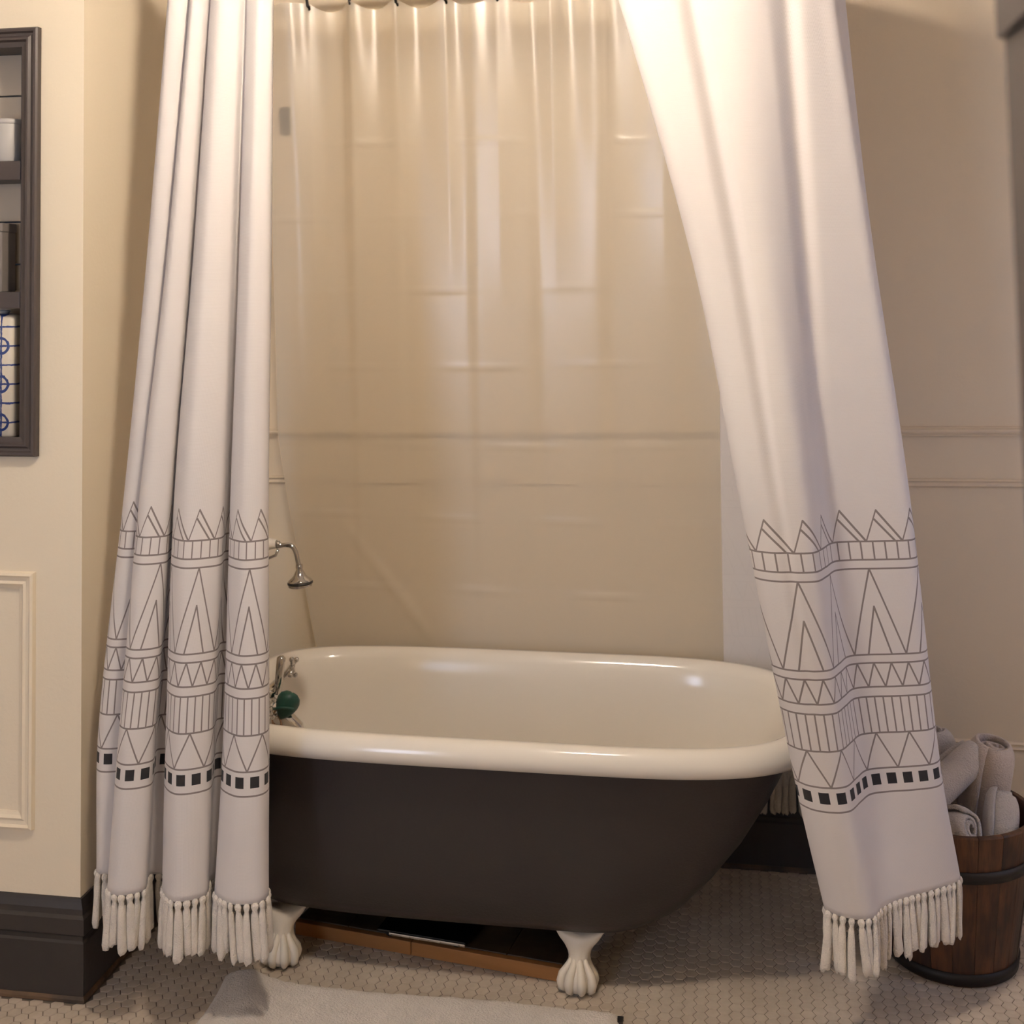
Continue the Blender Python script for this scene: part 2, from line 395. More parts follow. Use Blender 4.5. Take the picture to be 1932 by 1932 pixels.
# door casing and wall stub at the right of the doorway the picture is taken through
cx = lambda z: .2285 + (1.862-z)*.022
def casing(y0, y1, x_left, w):
    rings = []
    for z, dx in ((0, 0), (1.86, 0), (1.861, -.006), (2.05, -.006)):
        xl = cx(z)+dx; rings.append([(xl, y0, z), (xl+w, y0, z), (xl+w, y1, z), (xl, y1, z)])
    return loft(rings)
tag(put('trim_5', casing(.88, 1.0, .22, .11), 'taupe', None, False), kind='structure')
tag(box('wall_entry', cx(0)+.112, RX1, .90, .98, -.02, CEIL, 'paint'), kind='structure')

# daylight windows outside the picture: right wall, and far behind the camera
def window(name, pane_mat, mk):
    w = empty(name); tag(w, kind='structure')
    mk(w); return w
def win_right(w):
    x = RX1
    box('pane', x-.012, x-.004, 2.45, 2.95, .75, 1.9, 'day_r', w)
    for y0, y1, z0, z1 in ((2.37, 2.45, .67, 1.98), (2.95, 3.03, .67, 1.98), (2.45, 2.95, .67, .75), (2.45, 2.95, 1.9, 1.98), (2.45, 2.95, 1.31, 1.35)):
        box('window_frame', x-.045, x-.002, y0, y1, z0, z1, 'taupe', w, .004)
def win_back(w):
    y = RY0
    box('pane', -2.25, -1.72, y+.004, y+.012, .6, 2.3, 'day_b', w)
    for x0, x1, z0, z1 in ((-2.33, -2.25, .52, 2.38), (-1.72, -1.64, .52, 2.38), (-2.25, -1.72, .52, .6), (-2.25, -1.72, 2.3, 2.38)):
        box('window_frame', x0, x1, y+.002, y+.045, z0, z1, 'taupe', w, .004)
window('window_1', None, win_right); window('window_2', None, win_back)

# ceiling lamp over the mat, and an added fill globe unseen behind the camera
def globe_light(pos, mat, label):
    L = empty('globe_light', (pos[0], pos[1], CEIL)); tag(L, label, 'lamp'); lz = pos[2]-CEIL
    put('canopy', lathe([(.0, 0), (.07, 0), (.07, -.010), (.045, -.02), (.03, -.03), (.03, lz+.08), (0, lz+.08)], 24), 'brass', L)
    put('globe', lathe([(.085*math.sin(a), lz-.085*math.cos(a)) for a in np.linspace(.05, PI-.05, 7)], 12), mat, L)
globe_light(LAMP_POS, 'lamp', 'round globe ceiling lamp above the bath mat')
globe_light(FILL_POS, 'lamp_fill', 'added fill light globe, unseen behind the camera')

# ------------------------------------------------------------------ recessed shelf in the left wall
N = empty('recessed_shelf', ((NX0+NX1)/2, WL, NZ0)); N_inv = Vector(N.location)
tag(N, 'recessed wall shelf with dark taupe moulded frame and cream plank back', 'shelf')
def nb(name, x0, x1, y0, y1, z0, z1, mat, bev=0.0, par=N):
    o = N_inv; return box(name, x0-o.x, x1-o.x, y0-o.y, y1-o.y, z0-o.z, z1-o.z, mat, par, bev)
nz = 9; zz = np.linspace(NZ0+.01, NZ1-.01, nz+1)
for k in range(nz): nb('plank', NX0, NX1, WL+ND-.012, WL+ND, zz[k]+.002, zz[k+1]-.002, 'plank', .0015)
nb('side_panel', NX0, NX0+.012, WL, WL+ND-.012, NZ0, NZ1, 'taupe'); nb('side_panel', NX1-.010, NX1, WL, WL+ND-.012, NZ0, NZ1, 'taupe')
nb('top_panel', NX0+.012, NX1-.010, WL, WL+ND-.012, NZ1-.012, NZ1, 'taupe'); nb('bottom_panel', NX0+.012, NX1-.010, WL, WL+ND-.012, NZ0, NZ0+.012, 'taupe')
for z0, z1 in ((1.957, 2.004), (1.641, 1.682)): nb('shelf_board', NX0+.012, NX1-.010, WL-.002, WL+ND-.012, z0, z1, 'taupe', .002)
def frame_piece(a, b, inward, m0, m1):
    """moulded strip: profile across .048 m from the outer edge inwards, mitred"""
    pr = [(0, 0), (0, .016), (.004, .020), (.010, .020), (.014, .014), (.020, .013), (.025, .018), (.030, .018), (.034, .010), (.046, .008), (.046, 0)]
    a, b, inw = Vector(a), Vector(b), Vector(inward); d = (b-a).normalized()
    r0 = [tuple(a + inw*u + Vector((0, -hh, 0)) + d*u - N_inv) for u, hh in pr]
    r1 = [tuple(b + inw*u + Vector((0, -hh, 0)) - d*u - N_inv) for u, hh in pr]
    return loft([r0, r1])
ox0, ox1, oz0, oz1 = NX0-.043, NX1+.043, NZ0-.030, NZ1+.030
for nm, a, b, w in (('frame_stile', (ox1, WL, oz0), (ox1, WL, oz1), (-1, 0, 0)), ('frame_stile', (ox0, WL, oz0), (ox0, WL, oz1), (1, 0, 0)),
                    ('frame_rail', (ox0, WL, oz0), (ox1, WL, oz0), (0, 0, 1)), ('frame_rail', (ox0, WL, oz1), (ox1, WL, oz1), (0, 0, -1))):
    put(nm, frame_piece(a, b, w, 1, 1), 'taupe', N, False)
# things on the shelf
can = empty('canister', (-1.742, WL+.05, 2.004)); tag(can, 'pale grey ceramic canister on the upper shelf board', 'canister')
put('body', lathe([(0, 0), (.034, 0), (.037, .004), (.037, .098), (.034, .103), (0, .103)], 28), 'greywhite', can)
put('rim', lathe([(.0372, .096), (.0385, .098), (.0385, .107), (.036, .109), (0, .109)], 28), 'greywhite', can)
bk = empty('upright_box', (-1.793, WL+.055, 1.682)); tag(bk, 'flat dark grey box standing on the middle shelf board', 'box')
link('body', boxmesh('body', -.05, .05, -.03, .03, 0, .150, .003), 'greybox', bk); link('lid', boxmesh('lid', -.052, .052, -.032, .032, .150, .172, .003), 'greybox', bk)
vb = empty('ceramic_bottle', (-1.752, WL+.05, NZ0+.012)); tag(vb, 'cream ceramic bottle painted with blue crosses and rings', 'bottle')
def rrect(hx, hy, r, z, n=6):
    out = []
    for cxx, cyy, a0 in ((hx-r, hy-r, 0), (-hx+r, hy-r, PI/2), (-hx+r, -hy+r, PI), (hx-r, -hy+r, 1.5*PI)):
        for k in range(n+1):
            a = a0 + PI/2*k/n; out.append((cxx+r*math.cos(a), cyy+r*math.sin(a), z))
    return out
put('body', loft([rrect(.046, .034, .014, 0), rrect(.05, .038, .016, .004), rrect(.05, .038, .016, .285), rrect(.047, .035, .016, .296), rrect(.038, .028, .016, .302), rrect(.016, .016, .0155, .304)]), 'lattice', vb)
put('stopper', lathe([(.0, .303), (.012, .303), (.012, .306), (.015, .308), (.015, .312), (0, .314)], 18), 'greywhite', vb)

# ------------------------------------------------------------------ bathtub
TX, TY = -.35, 3.152
tub = empty('bathtub', (TX, TY, 0)); tag(tub, 'clawfoot bathtub with white rolled rim and dark brown outside', 'bathtub')
NA = 160
def plan(aL, aR, b, nL, nR, z):
    out = []
    for k in range(NA):
        th = 2*PI*k/NA; c, s = math.cos(th), math.sin(th); a = aR if c >= 0 else aL; nn = nR if c >= 0 else nL
        # blend exponent so both halves meet smoothly at the sides
        x = a*math.copysign(abs(c)**(2/nn), c); y = b*math.copysign(abs(s)**(2/nn), s)
        out.append((x, y, z))
    return out
ext = [(.60, .06, .09, .122), (.80, .16, .195, .127), (.845, .215, .235, .145), (.872, .275, .268, .18), (.886, .345, .297, .255), (.893, .41, .315, .34),
       (.898, .47, .328, .44), (.902, .515, .337, .53), (.905, .535, .342, .572)]
put('shell', loft([plan(a, r, b, 5.0, 2.4+.9*min(1, (z-.11)/.4), z) for a, r, b, z in ext], True, (True, False)), 'tub_dark', tub)
rim = [(.903, .533, .340, .576), (.925, .560, .362, .566), (.942, .580, .378, .570), (.951, .590, .388, .584), (.951, .590, .388, .602), (.944, .582, .380, .619),
       (.931, .567, .367, .629), (.914, .549, .351, .630), (.898, .532, .335, .621), (.889, .520, .325, .604), (.884, .508, .318, .560), (.877, .47, .309, .47),
       (.868, .42, .296, .37), (.85, .34, .272, .27), (.81, .25, .230, .195), (.74, .16, .17, .165), (.5, .05, .08, .158), (.2, .01, .02, .157)]
put('basin', loft([plan(a, r, b, 5.0, 2.4+.9*min(1, (z-.11)/.4), z) for a, r, b, z in rim], True, (False, True)), 'porcelain', tub)
def foot_mesh():
    n = 40; rings = []
    # (z, rx, ry, toe relief)
    for z, rx, ry, tr in ((0, .016, .016, 0), (.004, .030, .030, .05), (.014, .040, .040, .12), (.026, .043, .043, .14), (.040, .040, .040, .12), (.054, .031, .032, .09), (.066, .025, .027, .06),
                          (.078, .0235, .025, .04), (.092, .026, .024, .02), (.106, .033, .022, 0), (.120, .044, .020, 0), (.134, .054, .017, 0), (.142, .060, .013, 0)):
        r = []
        for k in range(n):
            th = 2*PI*k/n; m = 1 - 1.5*tr*(.5+.5*math.cos(7*th + PI/2))**3 if tr else 1
            x, y = 1.12*rx*math.cos(th)*m, 1.1*ry*math.sin(th)*m
            zz_ = z
            if z > .1: zz_ += (x/.06)**2*.016*((z-.1)/.042) - .014*((z-.1)/.042)
            r.append((x, y - (.004 if z < .06 else .0), zz_))
        rings.append(r)
    parts = [loft(rings)]
    for a in (-2.5, -1.9, -1.24, -.64):
        c_, s_ = math.cos(a), math.sin(a)
        prof = ((.078, .019, .005), (.066, .025, .008), (.056, .033, .0095), (.046, .043, .0105), (.030, .0475, .0115), (.016, .0455, .010), (.006, .037, .006))
        parts.append(tube([(d*c_, d*s_*.98-.004, z) for z, d, q in prof], [q for z, d, q in prof], 10))
    return merge(*parts)
fm = fix(mesh('foot', *foot_mesh())); fm.materials.append(M['foot']); fm.polygons.foreach_set('use_smooth', [True]*len(fm.polygons))
for x, y, rz in ((-.342, 2.945, -.1), (-1.09, 2.95, .1), (-.342, 3.375, PI+.1), (-1.09, 3.37, PI-.1)):
    o = bpy.data.objects.new('foot', fm); C.objects.link(o); o.parent = tub; o.location = (x-TX, y-TY, 0); o.rotation_euler = (0, 0, rz); tag(o, 'white painted ball and claw foot')

# ------------------------------------------------------------------ faucet, hand shower, scrubber
FX, FY = -1.205, 3.10
fa = empty('tub_faucet', (FX, FY, .6)); tag(fa, 'chrome tub faucet with lever and cross handles', 'faucet')
def fp(x, y, z): return (x-FX, y-FY, z-.6)
put('body', merge(tube([fp(-1.236, FY, .605), fp(-1.19, FY, .61), fp(-1.165, FY, .612)], [.018, .016, .013], 14),
                  tube([fp(-1.19, FY-.085, .612), fp(-1.19, FY+.085, .612)], .013, 14), lathe([(0, 0), (.03, 0), (.028, .008), (.015, .012), (0, .012)], 20, fp(-1.237, FY, .605), (1, 0, 0))), 'chrome', fa)
put('spout', tube([fp(-1.205, FY-.01, .545), fp(-1.17, FY-.01, .553), fp(-1.13, FY-.01, .548), fp(-1.105, FY-.01, .528), fp(-1.097, FY-.01, .495)], [.026, .026, .024, .021, .018], 18), 'chrome', fa)
put('spout_flange', tube([fp(-1.236, FY-.01, .54), fp(-1.205, FY-.01, .545)], [.032, .027], 18), 'chrome', fa)
put('lever', tube([fp(-1.16, FY, .615), fp(-1.152, FY-.01, .645), fp(-1.145, FY-.02, .68), fp(-1.141, FY-.022, .712), fp(-1.1405, FY-.022, .718)], [.012, .0105, .0115, .0115, .005], 14), 'chrome', fa)
def cross(yc, zc, x=-1.150):
    parts = [tube([fp(-1.19, yc, .612), fp(x, yc, zc)], .007, 10)]
    for a in range(4):
        t = a*PI/2+.5; e = (x+.004, yc+.028*math.cos(t), zc+.028*math.sin(t))
        parts.append(tube([fp(x, yc, zc), fp(*e)], [.005, .0045], 8))
        parts.append(lathe([(.0075*math.sin(q), -.0075*math.cos(q)) for q in np.linspace(.1, PI-.1, 8)], 10, fp(*e)))
    parts.append(lathe([(.009*math.sin(q), -.009*math.cos(q)) for q in np.linspace(.1, PI-.1, 8)], 12, fp(x, yc, zc)))
    return merge(*parts)
put('cross_handle', cross(FY-.085, .600), 'chrome', fa); put('cross_handle', cross(FY+.085, .655), 'chrome', fa)
put('riser', merge(tube([fp(-1.21, FY, .60), fp(-1.21, FY, .99)], .008, 12), tube([fp(-1.21, FY, .975), fp(-1.19, FY, .965), fp(-1.165, FY, .975), fp(-1.158, FY, .99)], .004, 8)), 'chrome', fa)
hs = empty('hand_shower', (-1.17, FY, 1.0)); tag(hs, 'chrome hand shower head with white porcelain handle above the faucet', 'shower head')
def hp(x, z, y=FY): return (x+1.17, y-FY, z-1.0)
put('handle', tube([hp(-1.262, .985), hp(-1.22, .998), hp(-1.185, 1.006), hp(-1.163, 1.006)], [.012, .016, .0165, .0115], 18), 'porcelain', hs)
put('neck', tube([tuple(p) for p in crom([hp(-1.165, 1.006), hp(-1.150, 1.002), hp(-1.135, 1.004), hp(-1.118, 1.000), hp(-1.108, .984), hp(-1.103, .962), hp(-1.099, .948)], 26)],
                 [.0105, .0085, .0115, .0085, .0075]+[.0062]*21, 14), 'chrome', hs)
hd = put('head', lathe([(.0, .0), (.009, 0), (.0095, -.008), (.008, -.012), (.0125, -.020), (.016, -.028), (.022, -.034), (.030, -.040), (.033, -.045), (0, -.045)], 28, hp(-1.099, .953), (-.06, 0, 1)), 'chrome', hs)
put('gasket', lathe([(0, -.0452), (.0335, -.0452), (.0338, -.050), (0, -.050)], 28, hp(-1.099, .953), (-.06, 0, 1)), 'black_rubber', hd)
put('spray_face', lathe([(0, -.0502), (.0315, -.0502), (.031, -.057), (.027, -.059), (0, -.059)], 28, hp(-1.099, .953), (-.06, 0, 1)), 'chrome', hd)
sc = empty('bath_scrubber', (-1.125, FY-.03, .59)); tag(sc, 'dark green rounded bath scrubber hanging over the spout', 'scrubber')
def scrub():
    rings = []
    for k, (s, wdt, th) in enumerate(((-.036, .006, .008), (-.028, .016, .012), (-.014, .025, .016), (0, .030, .018), (.014, .031, .018), (.026, .027, .016), (.035, .016, .010), (.038, .004, .004))):
        rings.append([(wdt*math.cos(2*PI*j/24), th*math.sin(2*PI*j/24) + (.007*math.cos(2*PI*j/24)**2), s) for j in range(24)])
    return loft(rings)
body = put('body', scrub(), 'green', sc); body.rotation_euler = (.1, .42, .15)
put('ridge', tube([(-.029, -.016, -.004), (-.012, -.021, .003), (.006, -.022, .005), (.024, -.018, .002)], .0035, 10), 'green', sc).rotation_euler = (.1, .1, .15)
put('cord', tube([tuple(p) for p in crom([(-.028, -.004, -.012), (-.036, -.004, -.03), (-.033, -.006, -.05), (-.022, -.006, -.058), (-.012, -.004, -.046), (-.02, -.004, -.022)], 24)], .0028, 8), 'cord', sc)

# ------------------------------------------------------------------ curtains
def spline_levels(levels, nu, zs):
    """levels: [(z, [(X, Y) ...])] top to bottom -> array [nz, nu, 3]"""
    zl = np.array([l[0] for l in levels]); P = np.array([crom(l[1], nu) for l in levels])     # [L, nu, 2]
    out = np.zeros((len(zs), nu, 3))
    for i, z in enumerate(zs):
        k = int(np.clip(np.searchsorted(-zl, -z)-1, 0, len(zl)-2)); f = (zl[k]-z)/(zl[k]-zl[k+1])
        g = lambda q: P[int(np.clip(q, 0, len(zl)-1))]
        z0, z1 = zl[k], zl[k+1]
        # Hermite in z with finite-difference tangents
        def tang(q):
            a, b = max(q-1, 0), min(q+1, len(zl)-1); return (P[b]-P[a])/(zl[b]-zl[a])
        h = z1-z0; t = (z-z0)/h
        S = (2*t**3-3*t**2+1)*P[k] + (t**3-2*t**2+t)*h*tang(k) + (-2*t**3+3*t**2)*P[k+1] + (t**3-t**2)*h*tang(k+1)
        out[i, :, :2] = S; out[i, :, 2] = z
    return out
def cloth(name, grid, mat, parent, hem_z, thick=.0016, front=None):
    nz_, nu, _ = grid.shape
    faces = [(i*nu+j, (i+1)*nu+j, (i+1)*nu+j+1, i*nu+j+1) for i in range(nz_-1) for j in range(nu-1)]
    me = mesh(name, grid.reshape(-1, 3).tolist(), faces)
    # cloth length along every row, evened out so the print keeps its size on the folds
    d = np.linalg.norm(np.diff(grid[:, :, :2], axis=1), axis=2); A = np.concatenate([np.zeros((nz_, 1)), np.cumsum(d, axis=1)], axis=1)
    fr_ = front or nu-1; U = A*(A[-1, fr_]/A[:, fr_])[:, None]
    lay = me.uv_layers.new(name='UVMap'); li = np.zeros(len(me.loops), int); me.loops.foreach_get('vertex_index', li)
    uvs = np.stack([U.ravel()[li], grid.reshape(-1, 3)[li, 2]-hem_z], 1); lay.data.foreach_set('uv', uvs.ravel())
    o = link(name, me, mat, parent, True)
    md = o.modifiers.new('thickness', 'SOLIDIFY'); md.thickness = thick; md.offset = 0; me.materials.append(M['curtain_in']); md.material_offset = 1; md.material_offset_rim = 0
    return o, U
HEM = .31
def tassel_mesh(seed):
    r = random.Random(seed); n = 9; rings = []
    prof = ((.002, .0035), (-.002, .0062), (-.007, .0072), (-.012, .0055), (-.016, .0045), (-.024, .0062), (-.045, .0078), (-.075, .0082), (-.100, .0086), (-.112, .0088), (-.118, .006))
    ph = r.uniform(0, 6); sway = r.uniform(-.006, .006)
    for z, rad in prof:
        f = -z/.118
        rings.append([((rad*(1+.22*math.sin(3*(2*PI*j/n)+ph)*(f > .2)))*math.cos(2*PI*j/n)+sway*f*f, rad*.8*math.sin(2*PI*j/n)*(1+.15*math.cos(4*j+ph)), z - (r.uniform(0, .010) if f > .9 else 0)) for j in range(n)])
    me = fix(mesh('tassel', *loft(rings))); me.materials.append(M['tassel']); me.polygons.foreach_set('use_smooth', [True]*len(me.polygons)); return me
TAS = [tassel_mesh(k) for k in range(5)]
def fringe(root, grid, step, seed):
    r = random.Random(seed); row = grid[-1]; d = np.linalg.norm(np.diff(row[:, :2], axis=0), axis=1); U = np.concatenate([[0], np.cumsum(d)])
    u = step*.4
    while u < U[-1]-.003:
        k = int(np.clip(np.searchsorted(U, u)-1, 0, len(U)-2)); f = (u-U[k])/max(d[k], 1e-9); p = row[k]*(1-f)+row[k+1]*f
        tg = row[k+1]-row[k]
        o = bpy.data.objects.new('tassel', TAS[r.randrange(5)]); C.objects.link(o); o.parent = root
        o.location = (p[0]-root.location.x, p[1]-root.location.y, HEM-root.location.z)
        o.rotation_euler = (r.uniform(-.06, .06), r.uniform(-.07, .07), math.atan2(tg[1], tg[0])+r.uniform(-.4, .4)); s = r.uniform(.94, 1.05); o.scale = (r.uniform(1.0, 1.3), 1.15, s)
        u += step*r.uniform(.9, 1.1)
ZS = np.concatenate([np.linspace(2.57, 1.25, 50), np.linspace(1.235, HEM, 70)])
left = [
 (2.57, [(-1.272,2.745),(-1.276,2.72),(-1.264,2.70),(-1.238,2.702),(-1.222,2.722),(-1.214,2.715),(-1.209,2.70),(-1.197,2.688),(-1.182,2.70),(-1.174,2.72),(-1.166,2.72),(-1.16,2.70),(-1.13,2.683),(-1.10,2.698),(-1.09,2.715),(-1.085,2.712),(-1.075,2.70),(-1.045,2.683),(-1.035,2.688),(-1.022,2.705),(-1.03,2.735)]),
 (1.75, [(-1.335,2.74),(-1.342,2.712),(-1.322,2.692),(-1.298,2.695),(-1.28,2.718),(-1.272,2.70),(-1.274,2.675),(-1.25,2.655),(-1.222,2.672),(-1.222,2.708),(-1.20,2.708),(-1.205,2.67),(-1.16,2.635),(-1.115,2.665),(-1.113,2.703),(-1.095,2.70),(-1.092,2.672),(-1.055,2.64),(-1.032,2.648),(-1.018,2.67),(-1.026,2.705)]),
 (1.2, [(-1.385,2.738),(-1.396,2.71),(-1.374,2.688),(-1.348,2.692),(-1.33,2.718),(-1.316,2.695),(-1.328,2.652),(-1.296,2.628),(-1.256,2.652),(-1.262,2.702),(-1.232,2.702),(-1.239,2.645),(-1.185,2.60),(-1.124,2.638),(-1.128,2.692),(-1.098,2.692),(-1.104,2.65),(-1.06,2.61),(-1.028,2.62),(-1.014,2.645),(-1.026,2.685)]),
 (.64, [(-1.448,2.745),(-1.462,2.715),(-1.438,2.69),(-1.40,2.698),(-1.362,2.728),(-1.35,2.70),(-1.372,2.64),(-1.335,2.605),(-1.288,2.635),(-1.305,2.702),(-1.265,2.704),(-1.258,2.642),(-1.205,2.594),(-1.147,2.63),(-1.158,2.698),(-1.122,2.70),(-1.12,2.645),(-1.07,2.603),(-1.027,2.612),(-1.013,2.64),(-1.025,2.685)]),
 (HEM, [(-1.455,2.75),(-1.466,2.716),(-1.445,2.69),(-1.41,2.70),(-1.37,2.732),(-1.358,2.70),(-1.396,2.638),(-1.355,2.60),(-1.305,2.63),(-1.326,2.70),(-1.285,2.705),(-1.264,2.64),(-1.212,2.593),(-1.157,2.63),(-1.174,2.70),(-1.136,2.705),(-1.14,2.645),(-1.082,2.603),(-1.03,2.613),(-1.014,2.645),(-1.03,2.69)])]
cl = empty('shower_curtain', (-1.23, 2.66, HEM-.12)); tag(cl, 'gathered white shower curtain with printed border and fringe, beside the cream wall', 'curtain', 'printed shower curtains')
g = spline_levels(left, 330, ZS); gl_ = g - np.array(cl.location)
o, U = cloth('cloth', gl_, 'curtain', cl, HEM-cl.location.z); fringe(cl, g, .0185, 5)
back_top = [(.285,2.85),(.29,2.92),(.285,3.02),(.275,3.12),(.25,3.26),(.2,3.38),(.13,3.41),(.08,3.422),(.02,3.425)]
back_17 = [(.36,2.88),(.355,2.94),(.345,3.03),(.335,3.14),(.315,3.31),(.26,3.43),(.18,3.465),(.1,3.482),(.014,3.485)]
back_12 = [(.422,2.895),(.405,2.95),(.375,3.04),(.355,3.15),(.335,3.35),(.285,3.47),(.2,3.51),(.1,3.526),(.010,3.53)]
back_6 = [(.475,2.955),(.43,2.99),(.375,3.06),(.345,3.18),(.335,3.38),(.29,3.50),(.2,3.55),(.1,3.566),(.012,3.568)]
back_0 = [(.515,3.0),(.44,3.02),(.36,3.09),(.335,3.2),(.33,3.4),(.28,3.51),(.2,3.555),(.1,3.568),(.012,3.57)]
right = [
 (2.57, [(-.23,2.755),(-.272,2.728),(-.235,2.702),(-.13,2.707),(-.085,2.732),(-.05,2.706),(.02,2.70),(.10,2.715),(.15,2.745),(.185,2.737),(.21,2.75),(.24,2.765),(.255,2.80)] + back_top),
 (1.75, [(-.01,2.735),(-.050,2.705),(-.028,2.676),(.02,2.672),(.055,2.688),(.08,2.672),(.12,2.676),(.165,2.708),(.20,2.752),(.235,2.75),(.295,2.768),(.342,2.785),(.356,2.825)] + back_17),
 (1.2, [(.09,2.705),(.052,2.672),(.068,2.644),(.105,2.633),(.13,2.638),(.15,2.633),(.188,2.645),(.212,2.69),(.238,2.752),(.278,2.772),(.34,2.785),(.41,2.805),(.427,2.845)] + back_12),
 (.58, [(.20,2.79),(.163,2.755),(.182,2.720),(.21,2.707),(.23,2.706),(.25,2.709),(.272,2.725),(.297,2.775),(.322,2.818),(.362,2.838),(.42,2.855),(.475,2.88),(.494,2.92)] + back_6),
 (HEM, [(.255,2.815),(.221,2.785),(.24,2.757),(.268,2.745),(.287,2.742),(.303,2.744),(.322,2.757),(.345,2.80),(.375,2.832),(.415,2.863),(.47,2.90),(.522,2.94),(.542,2.975)] + back_0)]
cr = empty('shower_curtain', (.3, 2.85, HEM-.12)); tag(cr, 'white shower curtain swept aside over the tub end, draping against the wooden bucket', 'curtain', 'printed shower curtains')
g = spline_levels(right, 380, ZS)
# two pressed creases across the cloth at the height where it was folded in its packet
zc = 1.45 + .02*np.sin(g[:, :, 0]*9); g[:, :, 1] -= .0035*np.exp(-((g[:, :, 2]-zc)/.006)**2)
o, U = cloth('cloth', g - np.array(cr.location), 'curtain', cr, HEM-cr.location.z, front=int(380*12/21)); fringe(cr, g, .0185, 9)

# curtain rod: oval hoop with ceiling struts
rod = empty('curtain_rod', (-.5, 3.1, 2.62)); tag(rod, 'dark oval shower curtain rod above the tub', 'curtain rod')
def hoop_pt(a):
    n_ = 4.0; c, s = math.cos(a), math.sin(a)
    return (-.53 + .83*math.copysign(abs(c)**(2/n_), c), 3.085 + .365*math.copysign(abs(s)**(2/n_), s), 2.60)
hp_ = [tuple(Vector(hoop_pt(2*PI*k/80)) - Vector(rod.location)) for k in range(80)]
put('hoop', tube(hp_, .0095, 12, True), 'black_metal', rod)
for x, y in ((-1.0, 2.722), (0, 2.722), (-1.0, 3.448), (0, 3.448)):
    put('strut', tube([(x+.5, y-3.1, -.02), (x+.5, y-3.1, CEIL-2.62-.002)], .006, 10), 'black_metal', rod)

# clear liner behind the tub
def liner():
    nx, nzz = 260, 210
    xs = np.linspace(0, 1, nx); zs = np.linspace(0, 1, nzz)
    kx = np.array([-1.33, -1.24, -1.16, -1.085, -1.075, -.925, -.915, -.715, -.70, -.53, -.51, -.33, -.30, -.12, -.05, .02])
    ky = np.array([.0, -.012, .006, .004, -.010, -.004, .002, .0025, -.010, -.003, .004, -.006, .003, -.004, .006, .0])
    kd = np.linspace(-1.35, .04, 400); kf = np.interp(kd, kx, ky)*.85; w_ = np.exp(-np.linspace(-2, 2, 17)**2); kf = np.convolve(np.pad(kf, 8, 'edge'), w_/w_.sum(), 'valid')
    rings_x = np.array([-1.192, -1.061, -.92, -.772, -.62, -.46, -.30, -.14, .0])
    G = np.zeros((nzz, nx, 3))
    rs = np.random.RandomState(4)
    creases = [2.116, 1.896, 1.68, 1.458, 1.225, 1.0, .777]
    for i, t in enumerate(zs):
        for j, s in enumerate(xs):
            x0 = -1.325
            z = 2.545 + (.47-2.545)*t
            if z < 1.25: x0 += .10*((1.25-z)/.6)**1.2
            x = x0 + (.05-x0)*s
            # scalloped top edge between the rings
            k = int(np.clip(np.searchsorted(rings_x, x), 1, len(rings_x)-1)); f = np.clip((x-rings_x[k-1])/(rings_x[k]-rings_x[k-1]), 0, 1)
            z -= .026*math.sin(PI*f)*max(0, 1-t*3)
            base = 3.447 + (3.578-3.447)*min(1, (2.545-z)/1.75)**.9
            amp = max(.25, min(1.6, .35+1.3*(z-.9)/1.4))
            y = base + np.interp(x, kd, kf)*amp + .016*math.sin(PI*f)*max(0, 1-t*2.2)
            # folds below the upper left hooks
            y += .006*math.sin(x*55+z*2)*max(0, (z-2.0)/.5)
            for c in creases:
                dz = z-(c+.008*math.sin(x*2.3+c*5)); y -= .0032*math.exp(-(dz/.0055)**2)*(.55+.45*math.sin(x*17+c*9))
            # loose diagonal fold at the lower left
            d = (x+1.02)*.8 + (z-.85)*.62; y -= .006*math.exp(-(d/.02)**2)*max(0, 1-abs(z-.78)/.22)*(x < -.6)
            G[i, j] = (x, min(y, 3.604), z)
    return G
lr = empty('shower_liner', (-.65, 3.55, .47)); tag(lr, 'frosted clear plastic shower liner hanging behind the tub', 'shower liner')
G = liner() - np.array(lr.location)
nzz, nx, _ = G.shape
me = mesh('sheet', G.reshape(-1, 3).tolist(), [(i*nx+j, (i+1)*nx+j, (i+1)*nx+j+1, i*nx+j+1) for i in range(nzz-1) for j in range(nx-1)])
link('sheet', me, 'liner', lr, True)
gi = 0
for k, x in enumerate((-1.192, -1.061, -.92, -.772, -.62, -.46, -.30, -.14)):
    h = empty('curtain_hook', (x, 3.448, 2.525)); words = ('first', 'second', 'third', 'fourth', 'fifth', 'sixth', 'seventh', 'eighth')
    tag(h, 'small black curtain hook, %s from the left along the liner top' % words[k], 'hook', 'hooks of the shower liner')
    put('ring', tube([(.0, .028*math.sin(a), .072+.034*math.cos(a)) for a in np.linspace(0, 2*PI, 20, endpoint=False)], .0022, 8, True), 'black_metal', h)
    put('clip', tube([(0, -.004, .046), (.0, -.010, .028), (.003, -.010, .008), (.006, -.004, .0), (.004, .004, .012)], [.003, .0045, .0045, .004, .003], 8), 'black_metal', h)
# dark wall hook seen dimly through the liner
wh = empty('wall_hook', (-1.33, WB, 2.22)); tag(wh, 'dark wall hook seen blurred through the liner', 'hook')
box('plate', -.016, .016, -.008, -.001, -.045, .045, 'black_metal', wh, .003)
put('prong', tube([(0, -.006, .0), (0, -.03, -.01), (0, -.045, .005), (0, -.048, .025)], [.006, .006, .006, .008], 10), 'black_metal', wh)

